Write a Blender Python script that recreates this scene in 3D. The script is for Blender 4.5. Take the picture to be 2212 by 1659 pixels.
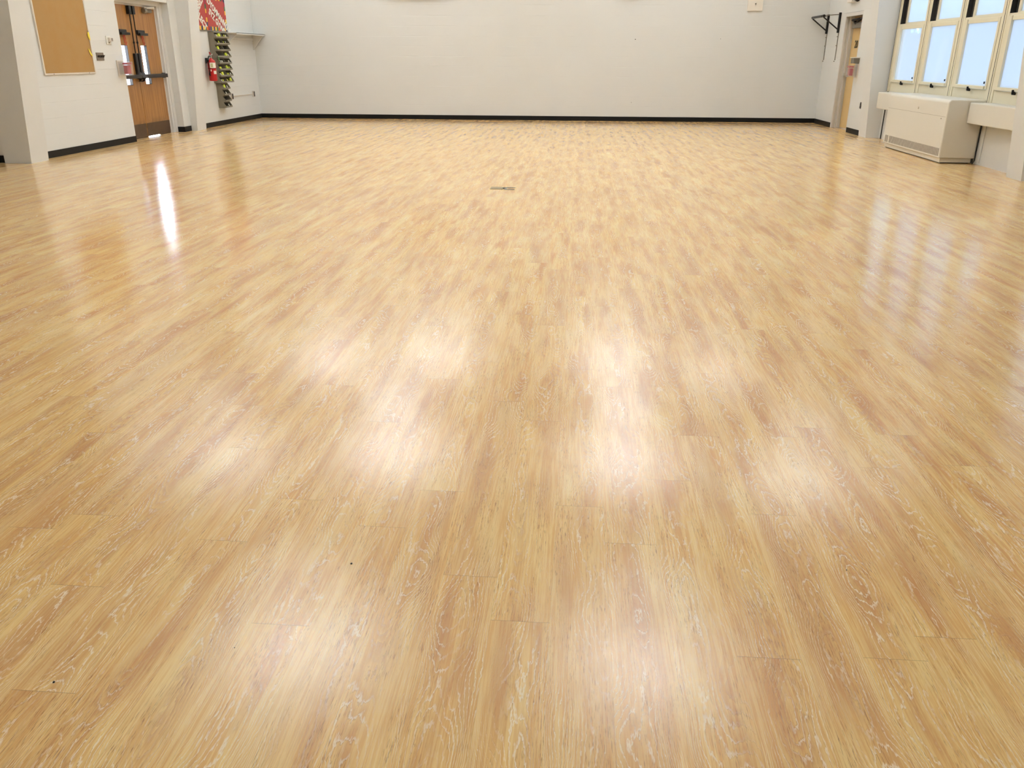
import bpy, bmesh, math, random
from mathutils import Vector, Matrix
for o in list(bpy.data.objects): bpy.data.objects.remove(o, do_unlink=True)
SC = bpy.context.scene
COL = SC.collection
random.seed(7)

# ------------------------------------------------------------------ camera
f_px, pitch, yaw, roll = 1761.99882, 0.38189168, 0.07625699, -0.00388659
R = (Matrix.Rotation(yaw, 3, 'Z') @ Matrix.Rotation(-pitch, 3, 'X') @ Matrix.Rotation(roll, 3, 'Y'))
cx, cy, cz = R.col[0], R.col[1], R.col[2]
cam = bpy.data.objects.new('camera', bpy.data.cameras.new('camera'))
COL.objects.link(cam)
cam.matrix_world = Matrix(((cx[0], cz[0], -cy[0], 0), (cx[1], cz[1], -cy[1], 0), (cx[2], cz[2], -cy[2], 1.35), (0, 0, 0, 1)))
cam.data.sensor_width = 36; cam.data.sensor_fit = 'HORIZONTAL'
cam.data.lens = f_px / 2212 * 36
cam.data.clip_start = 0.05; cam.data.clip_end = 200
SC.camera = cam
SC.view_settings.view_transform = 'Standard'; SC.view_settings.look = 'None'
SC.view_settings.gamma = 1; SC.view_settings.use_curve_mapping = False
SC.view_settings.exposure = 0.27

# ------------------------------------------------------------------ world: overcast daylight, brighter towards the west (-X)
W = bpy.data.worlds.new('daylight'); SC.world = W; W.use_nodes = True
nt = W.node_tree; nt.nodes.clear()
wo = nt.nodes.new('ShaderNodeOutputWorld'); bg = nt.nodes.new('ShaderNodeBackground')
tc = nt.nodes.new('ShaderNodeTexCoord'); sp = nt.nodes.new('ShaderNodeSeparateXYZ')
nt.links.new(tc.outputs['Generated'], sp.inputs[0])
rz = nt.nodes.new('ShaderNodeValToRGB'); nt.links.new(sp.outputs[2], rz.inputs[0])
rz.color_ramp.elements[0].position = 0.0; rz.color_ramp.elements[0].color = (0.62, 0.78, 1.0, 1)
rz.color_ramp.elements[1].position = 0.35; rz.color_ramp.elements[1].color = (0.64, 0.79, 1.0, 1)
mr = nt.nodes.new('ShaderNodeMapRange'); nt.links.new(sp.outputs[0], mr.inputs[0])
mr.inputs[1].default_value = 0.2; mr.inputs[2].default_value = -0.2
mr.inputs[3].default_value = 0.93; mr.inputs[4].default_value = 24.0
nt.links.new(rz.outputs[0], bg.inputs[0]); nt.links.new(mr.outputs[0], bg.inputs[1]); nt.links.new(bg.outputs[0], wo.inputs[0])

# ------------------------------------------------------------------ ceiling lamps (all above the frame, the far rows mirrored in the floor)
LAMP_Z = 4.30
# x, y, strength downwards, strength upwards
LAMPS = [(-5.6, 17.6, .5, .5), (-3.1, 18.0, .5, .5), (0.95, 18.0, .5, .5), (3.3, 17.6, .35, .3),
         (-3.1, 13.0, .95, .8), (0.95, 13.0, .95, .8), (-6.0, 12.6, .4, .4), (3.9, 12.6, .4, .4),
         (-3.1, 7.8, .35, .9), (0.95, 7.8, .35, .9), (-3.1, 2.8, .0, .65), (0.95, 2.8, .0, .65)]  # nearest two rows are added to light the near floor
DOWN_W, UP_W = 24.0, 154.0        # pendants: some light goes steeply down, the rest up onto the white ceiling
for i, (x, y, kd, ku) in enumerate(LAMPS):
    for up in (0, 1):
        if not up and kd == 0: continue
        ld = bpy.data.lights.new('lamp_light', 'AREA'); ld.shape = 'DISK'; ld.size = 1.1
        ld.energy = UP_W * ku if up else DOWN_W * kd; ld.color = (0.83, 0.905, 1.0)
        if not up: ld.spread = math.radians(150)
        lo = bpy.data.objects.new('lamp_light', ld); COL.objects.link(lo); lo.location = (x, y, LAMP_Z + (.14 if up else 0))
        if up: lo.rotation_euler = (math.pi, 0, 0)

# lamp added behind the left double door's right leaf for its floor streak
ld = bpy.data.lights.new('added_door_daylight', 'AREA'); ld.shape = 'RECTANGLE'; ld.size = 3.0; ld.size_y = 1.5
ld.energy = 950.0; ld.color = (0.72, 0.80, 1.0)
lo = bpy.data.objects.new('added_door_daylight', ld); COL.objects.link(lo); lo.location = (-8.32, 16.30, 1.65); lo.rotation_euler = (0, -math.pi/2, 0)

# ------------------------------------------------------------------ helpers
def wloc(o):
    v = Vector((0, 0, 0))
    while o is not None: v = v + o.location; o = o.parent
    return v
class MB:
    def __init__(s): s.bm = bmesh.new()
    def box(s, x0, y0, z0, x1, y1, z1, rot=None, about=None):
        vs = [s.bm.verts.new((x, y, z)) for x in (x0, x1) for y in (y0, y1) for z in (z0, z1)]
        for f in ((0,1,3,2),(4,6,7,5),(0,4,5,1),(2,3,7,6),(0,2,6,4),(1,5,7,3)): s.bm.faces.new([vs[i] for i in f])
        if rot is not None:
            c = Vector(about) if about else Vector(((x0+x1)/2, (y0+y1)/2, (z0+z1)/2))
            bmesh.ops.rotate(s.bm, verts=vs, cent=c, matrix=rot)
        return s
    def prism(s, pts, d):
        """pts: list of 3D points of one face, d: extrusion vector"""
        a = [s.bm.verts.new(p) for p in pts]; b = [s.bm.verts.new(Vector(p) + Vector(d)) for p in pts]
        s.bm.faces.new(a); s.bm.faces.new(b[::-1]); n = len(a)
        for i in range(n): s.bm.faces.new((a[i], b[i], b[(i+1) % n], a[(i+1) % n]))
        return s
    def tube(s, path, r, seg=10, radii=None, caps=True):
        path = [Vector(p) for p in path]; rings = []
        for i, p in enumerate(path):
            t = (path[min(i+1, len(path)-1)] - path[max(i-1, 0)]).normalized()
            a = t.cross(Vector((0, 0, 1)))
            if a.length < 1e-3: a = t.cross(Vector((0, 1, 0)))
            a.normalize(); b = t.cross(a); rr = radii[i] if radii else r
            rings.append([s.bm.verts.new(p + (a*math.cos(2*math.pi*k/seg) + b*math.sin(2*math.pi*k/seg))*rr) for k in range(seg)])
        for i in range(len(rings)-1):
            for k in range(seg): s.bm.faces.new((rings[i][k], rings[i][(k+1) % seg], rings[i+1][(k+1) % seg], rings[i+1][k]))
        if caps: s.bm.faces.new(rings[0][::-1]); s.bm.faces.new(rings[-1])
        return s
    def build(s, name, mat, parent=None, bevel=0, smooth=False, seg=2):
        bmesh.ops.recalc_face_normals(s.bm, faces=s.bm.faces)
        xs = [v.co.copy() for v in s.bm.verts]
        lo = Vector((min(v.x for v in xs), min(v.y for v in xs), min(v.z for v in xs)))
        hi = Vector((max(v.x for v in xs), max(v.y for v in xs), max(v.z for v in xs)))
        org = Vector(((lo.x+hi.x)/2, (lo.y+hi.y)/2, lo.z))
        for v in s.bm.verts: v.co -= org
        me = bpy.data.meshes.new(name); s.bm.to_mesh(me); s.bm.free()
        o = bpy.data.objects.new(name, me); COL.objects.link(o); me.materials.append(mat)
        o.location = org - (wloc(parent) if parent else Vector((0, 0, 0)))
        if parent: o.parent = parent
        if smooth:
            for p in me.polygons: p.use_smooth = True
            me.set_sharp_from_angle(angle=math.radians(40))
        if bevel:
            m = o.modifiers.new('bevel', 'BEVEL'); m.width = bevel; m.segments = seg; m.limit_method = 'ANGLE'
            m.angle_limit = math.radians(40)
        return o
def B(*a, **k): return MB().box(*a, **k)
def tag(o, label=None, cat=None, group=None, kind=None):
    if label: o['label'] = label
    if cat: o['category'] = cat
    if group: o['group'] = group
    if kind: o['kind'] = kind
    return o
def thing(name, loc, label, cat, group=None):
    o = bpy.data.objects.new(name, None); COL.objects.link(o); o.location = loc; o.empty_display_size = .1
    return tag(o, label, cat, group)
def struct(o, label=None, cat=None): return tag(o, label, cat, kind='structure')
def text_mesh(name, body, size, depth, mat, M, parent, label=None, sx=1.0, bold=0.0):
    cu = bpy.data.curves.new('txt', 'FONT'); cu.body = body; cu.size = size; cu.extrude = depth
    cu.align_x = 'CENTER'; cu.align_y = 'CENTER'; cu.offset = bold; cu.resolution_u = 3
    t = bpy.data.objects.new('txt', cu); COL.objects.link(t)
    dg = bpy.context.evaluated_depsgraph_get(); me = bpy.data.meshes.new_from_object(t.evaluated_get(dg))
    bpy.data.objects.remove(t, do_unlink=True)
    me.transform(Matrix.Diagonal((sx, 1, 1, 1))); me.transform(M)
    c = sum((v.co for v in me.vertices), Vector()) / max(1, len(me.vertices))
    for v in me.vertices: v.co -= c
    o = bpy.data.objects.new(name, me); COL.objects.link(o); me.materials.clear(); me.materials.append(mat)
    o.location = c - wloc(parent); o.parent = parent
    if label: o['label'] = label
    return o

# ------------------------------------------------------------------ node helpers / materials
class G:
    def __init__(s, name):
        s.m = bpy.data.materials.new(name); s.m.use_nodes = True; s.t = s.m.node_tree; s.t.nodes.clear()
        s.out = s.t.nodes.new('ShaderNodeOutputMaterial')
    def put(s, inp, v):
        if hasattr(v, 'is_output'): s.t.links.new(v, inp)
        else: inp.default_value = v
    def n(s, typ, **k):
        nd = s.t.nodes.new(typ)
        for a, b in k.items(): setattr(nd, a, b)
        return nd
    def M(s, op, a, b=0.0, c=0.0, clamp=False):
        nd = s.n('ShaderNodeMath', operation=op, use_clamp=clamp); s.put(nd.inputs[0], a); s.put(nd.inputs[1], b)
        if len(nd.inputs) > 2: s.put(nd.inputs[2], c)
        return nd.outputs[0]
    def ss(s, v, lo, hi, a=0.0, b=1.0):
        nd = s.n('ShaderNodeMapRange', interpolation_type='SMOOTHSTEP')
        for i, q in enumerate((v, lo, hi, a, b)): s.put(nd.inputs[i], q)
        return nd.outputs[0]
    def vec(s, x, y, z=0.0):
        nd = s.n('ShaderNodeCombineXYZ'); s.put(nd.inputs[0], x); s.put(nd.inputs[1], y); s.put(nd.inputs[2], z); return nd.outputs[0]
    def noise(s, v, scale=1.0, detail=1.0, rough=.5, dist=0.0):
        nd = s.n('ShaderNodeTexNoise'); s.put(nd.inputs['Vector'], v); s.put(nd.inputs['Scale'], scale)
        s.put(nd.inputs['Detail'], detail); s.put(nd.inputs['Roughness'], rough); s.put(nd.inputs['Distortion'], dist)
        return nd.outputs[0]
    def mix(s, f, a, b, mode='MIX'):
        nd = s.n('ShaderNodeMix', data_type='RGBA', blend_type=mode); s.put(nd.inputs[0], f)
        s.put(nd.inputs[6], a); s.put(nd.inputs[7], b); return nd.outputs[2]
    def pos(s):
        g = s.n('ShaderNodeNewGeometry'); x = s.n('ShaderNodeSeparateXYZ'); s.t.links.new(g.outputs['Position'], x.inputs[0])
        return g.outputs['Position'], x.outputs[0], x.outputs[1], x.outputs[2]
    def bsdf(s, col, rough=.5, metal=0.0, spec=.5, normal=None, trans=0.0, ior=1.5, emis=None, es=0.0, coat=0.0, alpha=1.0):
        b = s.n('ShaderNodeBsdfPrincipled'); s.put(b.inputs['Base Color'], col); s.put(b.inputs['Roughness'], rough)
        s.put(b.inputs['Metallic'], metal); s.put(b.inputs['Specular IOR Level'], spec); s.put(b.inputs['IOR'], ior)
        s.put(b.inputs['Transmission Weight'], trans); s.put(b.inputs['Coat Weight'], coat); s.put(b.inputs['Alpha'], alpha)
        if emis: s.put(b.inputs['Emission Color'], emis); s.put(b.inputs['Emission Strength'], es)
        if normal is not None: s.put(b.inputs['Normal'], normal)
        s.t.links.new(b.outputs[0], s.out.inputs[0]); return s.m
    def bump(s, h, strength=.3, dist=.002):
        nd = s.n('ShaderNodeBump'); s.put(nd.inputs['Strength'], strength); s.put(nd.inputs['Distance'], dist); s.put(nd.inputs['Height'], h)
        return nd.outputs[0]
def c4(r, g, b): return (r, g, b, 1)
def srgb(r, g, b):
    f = lambda c: (c/255/12.92 if c/255 <= .04045 else ((c/255+.055)/1.055)**2.4)
    return (f(r), f(g), f(b), 1)
def plain(name, col, rough=.5, metal=0.0, var=.06, spec=.5, **k):
    g = G(name); p, x, y, z = g.pos(); n = g.noise(p, 9.0, 3.0)
    dark = tuple(c*(1-var) for c in col[:3]) + (1,)
    g.bsdf(g.mix(n, col, dark), rough, metal, spec, **k); return g.m

# --- vinyl plank floor ------------------------------------------------------
def floor_material():
    g = G('limed_oak_vinyl_planks'); P, X, Y, Z = g.pos()
    Wd, L = 0.1525, 1.25
    u = g.M('DIVIDE', g.M('ADD', X, 0.1840), Wd)
    k = g.M('FLOOR', u); fx = g.M('FRACT', u)
    # stagger of each row: read from the photo for the middle rows, random elsewhere
    known = {-9: 2.13, -8: 3.02, -7: 1.38, -6: 2.021, -5: 2.28, -4: 1.655, -3: 2.137, -2: 2.375, -1: 1.904, 0: 1.718, 1: 2.312, 2: 2.105, 3: 2.513, 4: 1.63, 5: 2.31, 6: 2.9}
    cr = g.n('ShaderNodeValToRGB'); cr.color_ramp.interpolation = 'CONSTANT'
    g.put(cr.inputs[0], g.M('DIVIDE', g.M('ADD', k, 10.5), 20.0))
    e = cr.color_ramp.elements
    rnd = g.n('ShaderNodeTexWhiteNoise', noise_dimensions='1D'); g.put(rnd.inputs['W'], g.M('ADD', k, 371.3))
    ks = sorted(known)
    e[0].position = 0.0; e[0].color = c4(0, 0, 0); e[1].position = (ks[0]+10.0)/20.0
    for i, kk in enumerate(ks):
        el = e[1] if i == 0 else e.new((kk+10.0)/20.0)
        v = (known[kk] % L) / L; el.color = c4(v, v, v)
    inside = g.M('MULTIPLY', g.M('GREATER_THAN', k, ks[0]-.5), g.M('LESS_THAN', k, ks[-1]+.5))
    off = g.n('ShaderNodeMix', data_type='FLOAT'); g.put(off.inputs[0], inside); g.put(off.inputs[2], rnd.outputs[0]); g.put(off.inputs[3], cr.outputs[0])
    v = g.M('SUBTRACT', g.M('DIVIDE', Y, L), off.outputs[0])
    m = g.M('FLOOR', v); fv = g.M('FRACT', v)
    wn = g.n('ShaderNodeTexWhiteNoise', noise_dimensions='2D'); g.put(wn.inputs['Vector'], g.vec(k, m))
    sc = g.n('ShaderNodeSeparateColor'); g.t.links.new(wn.outputs['Color'], sc.inputs[0]); s1, s2, s3 = sc.outputs
    lx = g.M('MULTIPLY', g.M('SUBTRACT', fx, .5), Wd); ly = g.M('MULTIPLY', fv, L)
    ox = g.M('MULTIPLY', s1, 91.0); oy = g.M('MULTIPLY', s2, 57.0); oz = g.M('MULTIPLY', s3, 73.0)
    def pn(ax, ay, detail=1.0, rough=.5, dist=0.0, dz=0.0):
        return g.noise(g.vec(g.M('ADD', g.M('MULTIPLY', lx, ax), ox), g.M('ADD', g.M('MULTIPLY', ly, ay), oy), g.M('ADD', oz, dz)), 1.0, detail, rough, dist)
    # heart line of the plank wanders
    c = g.M('ADD', g.M('MULTIPLY', g.M('SUBTRACT', s1, .5), .085), g.M('MULTIPLY', g.M('SUBTRACT', pn(0.0, 2.2, 1.0, dz=9.0), .5), .09))
    d = g.M('SUBTRACT', lx, c); d2 = g.M('MULTIPLY', d, d)
    n1 = pn(8.0, 2.3, 1.0)                                   # slow swell along the grain -> cathedrals, closed eyes
    jag = g.M('SUBTRACT', pn(75.0, 17.0, 2.0, .6, dz=3.0), .5)
    jag2 = g.M('SUBTRACT', pn(420.0, 60.0, 1.0, .5, dz=5.0), .5)
    F = g.M('ADD', g.M('MULTIPLY', d2, 1250.0), g.M('MULTIPLY', n1, 17.0))
    F = g.M('ADD', F, g.M('ADD', g.M('MULTIPLY', jag, 1.5), g.M('MULTIPLY', jag2, .5)))
    ring = g.M('FRACT', F)
    line = g.M('MULTIPLY', g.ss(ring, 0.0, .05), g.ss(ring, .28, .09))
    # limed lines come and go
    zone = g.ss(pn(15.0, 3.0, 2.0, dz=21.0), .36, .60)
    heart = g.ss(d2, .0013, .00015)
    mid = g.ss(g.M('ABSOLUTE', g.M('SUBTRACT', fx, .5)), .5, .26)
    line = g.M('MULTIPLY', line, g.M('ADD', g.M('MULTIPLY', zone, .75), .10))
    wood = g.ss(pn(9.0, 1.3, 2.0, dz=33.0), .40, .66)            # how strong the figure is here
    sawt = g.M('MULTIPLY', g.M('SUBTRACT', 1.0, ring), g.M('MULTIPLY', wood, g.ss(d2, .003, .0002)))
    streak = pn(190.0, 5.0, 3.0, .62, dz=41.0)
    fine = pn(620.0, 26.0, 2.0, .6, dz=47.0)
    blot = pn(13.0, 1.7, 2.0, .5, dz=55.0)
    base = g.mix(g.ss(streak, .40, .60), FLOOR_A, FLOOR_B)
    base = g.mix(g.M('MULTIPLY', g.M('MULTIPLY', g.ss(blot, .46, .68), .56), mid), base, FLOOR_BROWN)
    base = g.mix(g.M('MULTIPLY', g.M('MULTIPLY', g.ss(blot, .47, .26), .55), mid), base, FLOOR_CREAM)
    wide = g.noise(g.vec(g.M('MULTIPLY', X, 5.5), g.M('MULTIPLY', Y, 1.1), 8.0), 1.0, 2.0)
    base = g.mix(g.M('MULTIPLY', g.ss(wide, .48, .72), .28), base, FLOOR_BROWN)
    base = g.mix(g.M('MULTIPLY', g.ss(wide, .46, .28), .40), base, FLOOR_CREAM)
    base = g.mix(g.M('MULTIPLY', sawt, .75), base, FLOOR_BROWN)
    tone = g.ss(s3, 0.0, 1.0)
    base = g.mix(g.M('MULTIPLY', tone, .14), base, FLOOR_B)
    base = g.mix(g.M('MULTIPLY', g.ss(s2, .62, 1.0), .16), base, FLOOR_GREY)
    pores = g.M('MULTIPLY', g.ss(fine, .56, .68), g.ss(pn(30.0, 3.0, 1.0, dz=63.0), .38, .62))
    base = g.mix(g.M('MULTIPLY', pores, .75), base, FLOOR_PORE)
    lights = g.M('MULTIPLY', g.ss(fine, .40, .28), g.ss(pn(24.0, 3.0, 1.0, dz=67.0), .45, .70))
    base = g.mix(g.M('MULTIPLY', lights, .45), base, FLOOR_LIME)
    apex = g.M('MULTIPLY', g.M('MULTIPLY', g.ss(ring, .30, .02), heart), g.ss(pn(90.0, 9.0, 2.0, .7, dz=71.0), .56, .74))
    base = g.mix(g.M('MULTIPLY', line, .85), base, FLOOR_LIME)
    base = g.mix(g.M('MULTIPLY', apex, .7), base, FLOOR_LIME)
    dl = g.M('MULTIPLY', g.M('MULTIPLY', g.ss(ring, .90, .985), wood), .38)
    base = g.mix(dl, base, FLOOR_PORE)
    # seams
    ex = g.M('MULTIPLY', g.M('MINIMUM', fx, g.M('SUBTRACT', 1.0, fx)), Wd)
    ey = g.M('MULTIPLY', g.M('MINIMUM', fv, g.M('SUBTRACT', 1.0, fv)), L)
    seam = g.M('MAXIMUM', g.M('MULTIPLY', g.ss(ex, .0009, .0002), .16), g.M('MULTIPLY', g.ss(ey, .0012, .0003), .50))
    base = g.mix(seam, base, c4(.16, .09, .045))
    # black-brown scuffs along the far wall
    scuff = g.noise(g.vec(g.M('MULTIPLY', X, .7), g.M('MULTIPLY', Y, 5.0), 2.0), 1.0, 3.0, .6)
    far = g.M('MULTIPLY', g.ss(Y, 17.2, 19.3), g.ss(scuff, .40, .62))
    base = g.mix(g.M('MULTIPLY', far, .45), base, srgb(150, 96, 58))
    rough = .15
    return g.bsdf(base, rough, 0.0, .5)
FLOOR_A = srgb(225, 174, 106)
FLOOR_B = srgb(241, 206, 137)
FLOOR_BROWN = srgb(194, 133, 84)
FLOOR_CREAM = srgb(247, 223, 158)
FLOOR_GREY = srgb(214, 182, 142)
FLOOR_PORE = srgb(140, 88, 50)
FLOOR_LIME = srgb(252, 240, 210)
M_FLOOR = floor_material()

def block_wall(name, axis, col=srgb(220, 220, 216)):
    """painted concrete block: faint broken course lines"""
    g = G(name); P, X, Y, Z = g.pos(); H = X if axis == 'X' else Y
    course = g.M('DIVIDE', g.M('SUBTRACT', Z, .0975), .2081)
    row = g.M('FLOOR', course); fz = g.M('FRACT', g.M('ADD', course, .5))
    wob = g.M('MULTIPLY', g.M('SUBTRACT', g.noise(g.vec(g.M('MULTIPLY', H, 14.0), row, 0.0), 1.0, 2.0), .5), .05)
    dz = g.M('ABSOLUTE', g.M('ADD', g.M('SUBTRACT', fz, .5), wob))
    hz = g.ss(dz, .035, .006)
    fh = g.M('FRACT', g.M('ADD', g.M('DIVIDE', H, .4064), g.M('MULTIPLY', g.M('FRACT', g.M('MULTIPLY', row, .5)), 1.0)))
    vz = g.M('MULTIPLY', g.ss(g.M('ABSOLUTE', g.M('SUBTRACT', fh, .5)), .012, .003), .12)
    vis = g.ss(g.noise(g.vec(g.M('MULTIPLY', H, 1.4), g.M('MULTIPLY', row, 3.7), 1.0), 1.0, 2.0), .42, .66)
    joint = g.M('MULTIPLY', g.M('MAXIMUM', hz, vz), vis)
    stip = g.noise(P, 60.0, 3.0, .6)
    tint = g.mix(g.noise(P, 1.1, 2.0), col, tuple(a*b for a, b in zip(col, (.965, .96, .95, 1))))
    dk = tuple(a*b for a, b in zip(col, (.80, .78, .75, 1)))
    crack = g.M('MULTIPLY', g.ss(dz, .014, .003), g.ss(g.noise(g.vec(g.M('MULTIPLY', H, 2.1), g.M('MULTIPLY', row, 5.3), 7.0), 1.0, 2.0), .57, .68))
    c = g.mix(g.M('MULTIPLY', crack, .75), tint, dk)
    nb = g.bump(g.M('ADD', g.M('MULTIPLY', joint, -1.0), g.M('MULTIPLY', stip, .08)), .6, .004)
    return g.bsdf(c, .45, 0.0, .4, nb)
M_FAR = block_wall('painted_block_far', 'X'); M_SIDE = block_wall('painted_block_side', 'Y', srgb(220, 220, 216))
M_PAINT = plain('white_wall_paint', srgb(220, 219, 214), .42, var=.03)
M_FRAME = plain('door_frame_paint', srgb(212, 209, 204), .38, var=.03)
M_CEIL = plain('ceiling_paint', srgb(226, 224, 218), .8)
M_BASE = plain('black_rubber_base', srgb(12, 12, 11), .5, var=.2, spec=.25)
M_CREAM = plain('cream_window_paint', srgb(222, 214, 188), .35, var=.04)
M_HEATER = plain('heater_enamel', srgb(219, 213, 199), .33, var=.02)
M_DARK = plain('dark_gap', srgb(30, 27, 22), .7)
M_BLACK = plain('black_metal', srgb(24, 21, 20), .35, .3)
M_BRONZE = plain('dark_bronze_bar', srgb(40, 33, 29), .32, .4)
M_STEEL = plain('brushed_steel', srgb(190, 185, 175), .35, .8)
M_GREYMET = plain('grey_metal_strip', srgb(125, 118, 104), .4, .4)
M_ALU = plain('aluminium_trim', srgb(222, 212, 198), .35, .2)
M_CORK = None
g = G('cork_board'); P, X, Y, Z = g.pos()
cc = g.mix(g.noise(P, 240.0, 3.0, .7), srgb(160, 124, 76), srgb(182, 146, 96)); cc = g.mix(g.M('MULTIPLY', g.ss(g.noise(P, 5.0, 2.0), .4, .7), .25), cc, srgb(170, 126, 68))
stain = g.M('MULTIPLY', g.ss(g.noise(g.vec(0.0, g.M('MULTIPLY', Y, 60.0), g.M('MULTIPLY', Z, 12.0)), 1.0, 2.0), .62, .75), g.M('MULTIPLY', g.ss(Y, 11.7, 11.6), g.ss(Z, 1.25, 1.15)))
M_CORK = g.bsdf(g.mix(g.M('MULTIPLY', stain, .5), cc, srgb(120, 85, 50)), .85, 0.0, .2)
def door_wood():
    g = G('honey_oak_veneer'); P, X, Y, Z = g.pos()
    gr = g.noise(g.vec(X, g.M('MULTIPLY', Y, 26.0), g.M('MULTIPLY', Z, 1.6)), 1.0, 4.0, .6)
    c = g.mix(g.ss(gr, .3, .7), srgb(142, 95, 45), srgb(170, 121, 62))
    wear = g.M('MULTIPLY', g.ss(Z, .36, .18), g.ss(g.noise(g.vec(X, g.M('MULTIPLY', Y, 7.0), g.M('MULTIPLY', Z, 7.0)), 1.0, 3.0), .35, .6))
    c = g.mix(g.M('MULTIPLY', wear, .75), c, srgb(84, 58, 30))
    return g.bsdf(c, .32, 0.0, .5)
M_WOOD = door_wood()
M_KICK = plain('brown_kick_plate', srgb(92, 68, 48), .4, .3, var=.35)
M_DOORTAN = plain('tan_door_paint', srgb(214, 182, 124), .38, var=.05)
def glass(name, haze, tint=(1, 1, 1, 1)):
    g = G(name); tr = g.n('ShaderNodeBsdfTransparent'); g.put(tr.inputs[0], tint)
    gl = g.n('ShaderNodeBsdfGlossy'); g.put(gl.inputs[1], .03)
    mx = g.n('ShaderNodeMixShader'); g.put(mx.inputs[0], .05); g.t.links.new(tr.outputs[0], mx.inputs[1]); g.t.links.new(gl.outputs[0], mx.inputs[2])
    res = mx.outputs[0]
    if haze:
        ts = g.n('ShaderNodeBsdfTranslucent'); g.put(ts.inputs[0], (.95, .97, 1, 1))
        m2 = g.n('ShaderNodeMixShader'); g.put(m2.inputs[0], haze); g.t.links.new(res, m2.inputs[1]); g.t.links.new(ts.outputs[0], m2.inputs[2]); res = m2.outputs[0]
    g.t.links.new(res, g.out.inputs[0]); return g.m
M_CLEAR = glass('clear_glass', 0); M_FROST = glass('frosted_glass', .8); M_LITE = glass('door_glass', 0); M_HAZE = glass('slightly_hazed_glass', .3)
M_CLEARPL = None
g = G('clear_plastic_cover'); M_CLEARPL = g.bsdf(c4(.70, .68, .68), .12, 0.0, .6, alpha=.11)
M_RED = plain('red_plastic', srgb(176, 22, 34), .35); M_REDEXT = plain('extinguisher_red', srgb(186, 26, 22), .28, var=.1)
M_WHITE = plain('white_plastic', srgb(232, 228, 218), .4, var=.02)
M_LABEL = plain('paper_label', srgb(236, 232, 220), .6, var=.02)
M_BIN = plain('grey_brown_plastic', srgb(130, 122, 103), .45, var=.08)
M_BININ = plain('bin_inside_plastic', srgb(40, 36, 30), .6)
M_LIME = plain('lime_plastic', srgb(214, 224, 60), .45); M_PALE = plain('pale_plastic', srgb(226, 224, 204), .5)
M_POSTER = plain('red_poster_paper', srgb(178, 72, 64), .7, var=.05)
M_YTAPE = plain('yellow_paper', srgb(238, 214, 66), .6)
M_TAN = plain('tan_edge_colour', srgb(176, 148, 98), .8)
M_OUT = plain('brown_outlet_plate', srgb(66, 52, 42), .4)
M_REDWIRE = plain('red_wire', srgb(190, 40, 24), .4)
M_REDLIT = G('lit_red_letters').bsdf(c4(.9, .15, .1), .4, emis=c4(1.0, .16, .10), es=1.6)

# ------------------------------------------------------------------ the room
XL, XR, YF, H = -7.38, 5.246, 19.52, 5.3
struct(B(-12, -4, -.05, 5.62, 19.72, 0).build('floor', M_FLOOR), 'pale limed oak vinyl plank floor running to the far wall', 'floor')
struct(B(-12, -4, H, 5.62, 19.72, H+.1).build('ceiling', M_CEIL))
struct(B(-8.2, YF, 0, 5.62, YF+.2, H).build('wall_far', M_FAR))
struct(B(-12, -4.2, 0, 5.62, -4.0, H).build('wall_near', M_PAINT))
# left wall: cork-board wall, lintel, alcove wall, wall of the bins, return wall of the nearer bay
m = MB(); m.box(-7.62, 10.90, 0, XL, 13.69, H); m.box(-7.75, 13.69, 2.22, -7.43, 15.60, H); m.box(-7.75, 15.59, 0, -7.42, 16.0, H); m.box(-7.75, 15.95, 0, XL, YF, H)
struct(m.build('wall_left', M_SIDE))
struct(B(-9.6, 10.72, 0, -7.44, 10.92, H).build('wall_left_return', M_PAINT))
struct(B(-9.8, -4, 0, -9.6, 10.9, H).build('wall_left_near', M_SIDE))
# right wall
m = MB(); m.box(XR, 18.27, 0, 5.55, YF, H); m.box(XR, 17.10, 2.17, 5.55, 18.27, H); m.box(XR-.02, 15.95, 0, 5.55, 17.10, H)
struct(m.build('wall_right', M_SIDE))
m = MB()
for a, b in ((10.62, 15.96), (5.4, 10.62), (0.2, 5.4)):
    m.box(5.44, a, 0, 5.62, b, .80); m.box(5.44, a, 3.25, 5.62, b, H)
m.box(5.44, -4, 0, 5.62, .2, H)
struct(m.build('wall_right_below_windows', M_PAINT))

# columns: rigid frame legs, leaning into the room towards the top
def column(y0, w, xb, side, lean, xout, name):
    xt = xb - side*lean*H
    MB().prism([(xb, y0, 0), (xt, y0, H), (xout, y0, H), (xout, y0, 0)], (0, w, 0)).build(name, M_PAINT)
    return struct(bpy.data.objects[name])
column(10.66, .38, -7.25, -1, .068, -7.62, 'trim_1')
column(15.87, .40, -7.30, -1, .065, -7.62, 'trim_2')
column(15.88, .41, 5.212, 1, .058, 5.62, 'trim_3')
column(10.30, .37, 5.25, 1, .085, 5.62, 'trim_4')
bpy.data.objects['trim_4'].location.y += .0
column(5.2, .38, 5.25, 1, .07, 5.62, 'trim_5')

# baseboards (black rubber cove base)
def base(name, *bx): return struct(B(*bx).build(name, M_BASE, bevel=.004))
bz = .094
base('baseboard_far', XL, YF-.008, 0, XR, YF, bz)
m = MB(); m.box(XL, 11.04, 0, XL+.008, 13.69, bz)
m.box(-7.56, 15.582, 0, -7.412, 15.59, bz); m.box(-7.42, 15.582, 0, -7.412, 15.87, bz)
m.box(XL, 16.33, 0, XL+.008, YF, bz); m.box(-9.6, 10.712, 0, -7.47, 10.72, bz)
struct(m.build('baseboard_left', M_BASE))
m = MB(); m.box(XR-.008, 18.27, 0, XR, YF, bz); m.box(XR-.028, 16.29, 0, XR-.02, 17.10, bz)
struct(m.build('baseboard_right', M_BASE))

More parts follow.
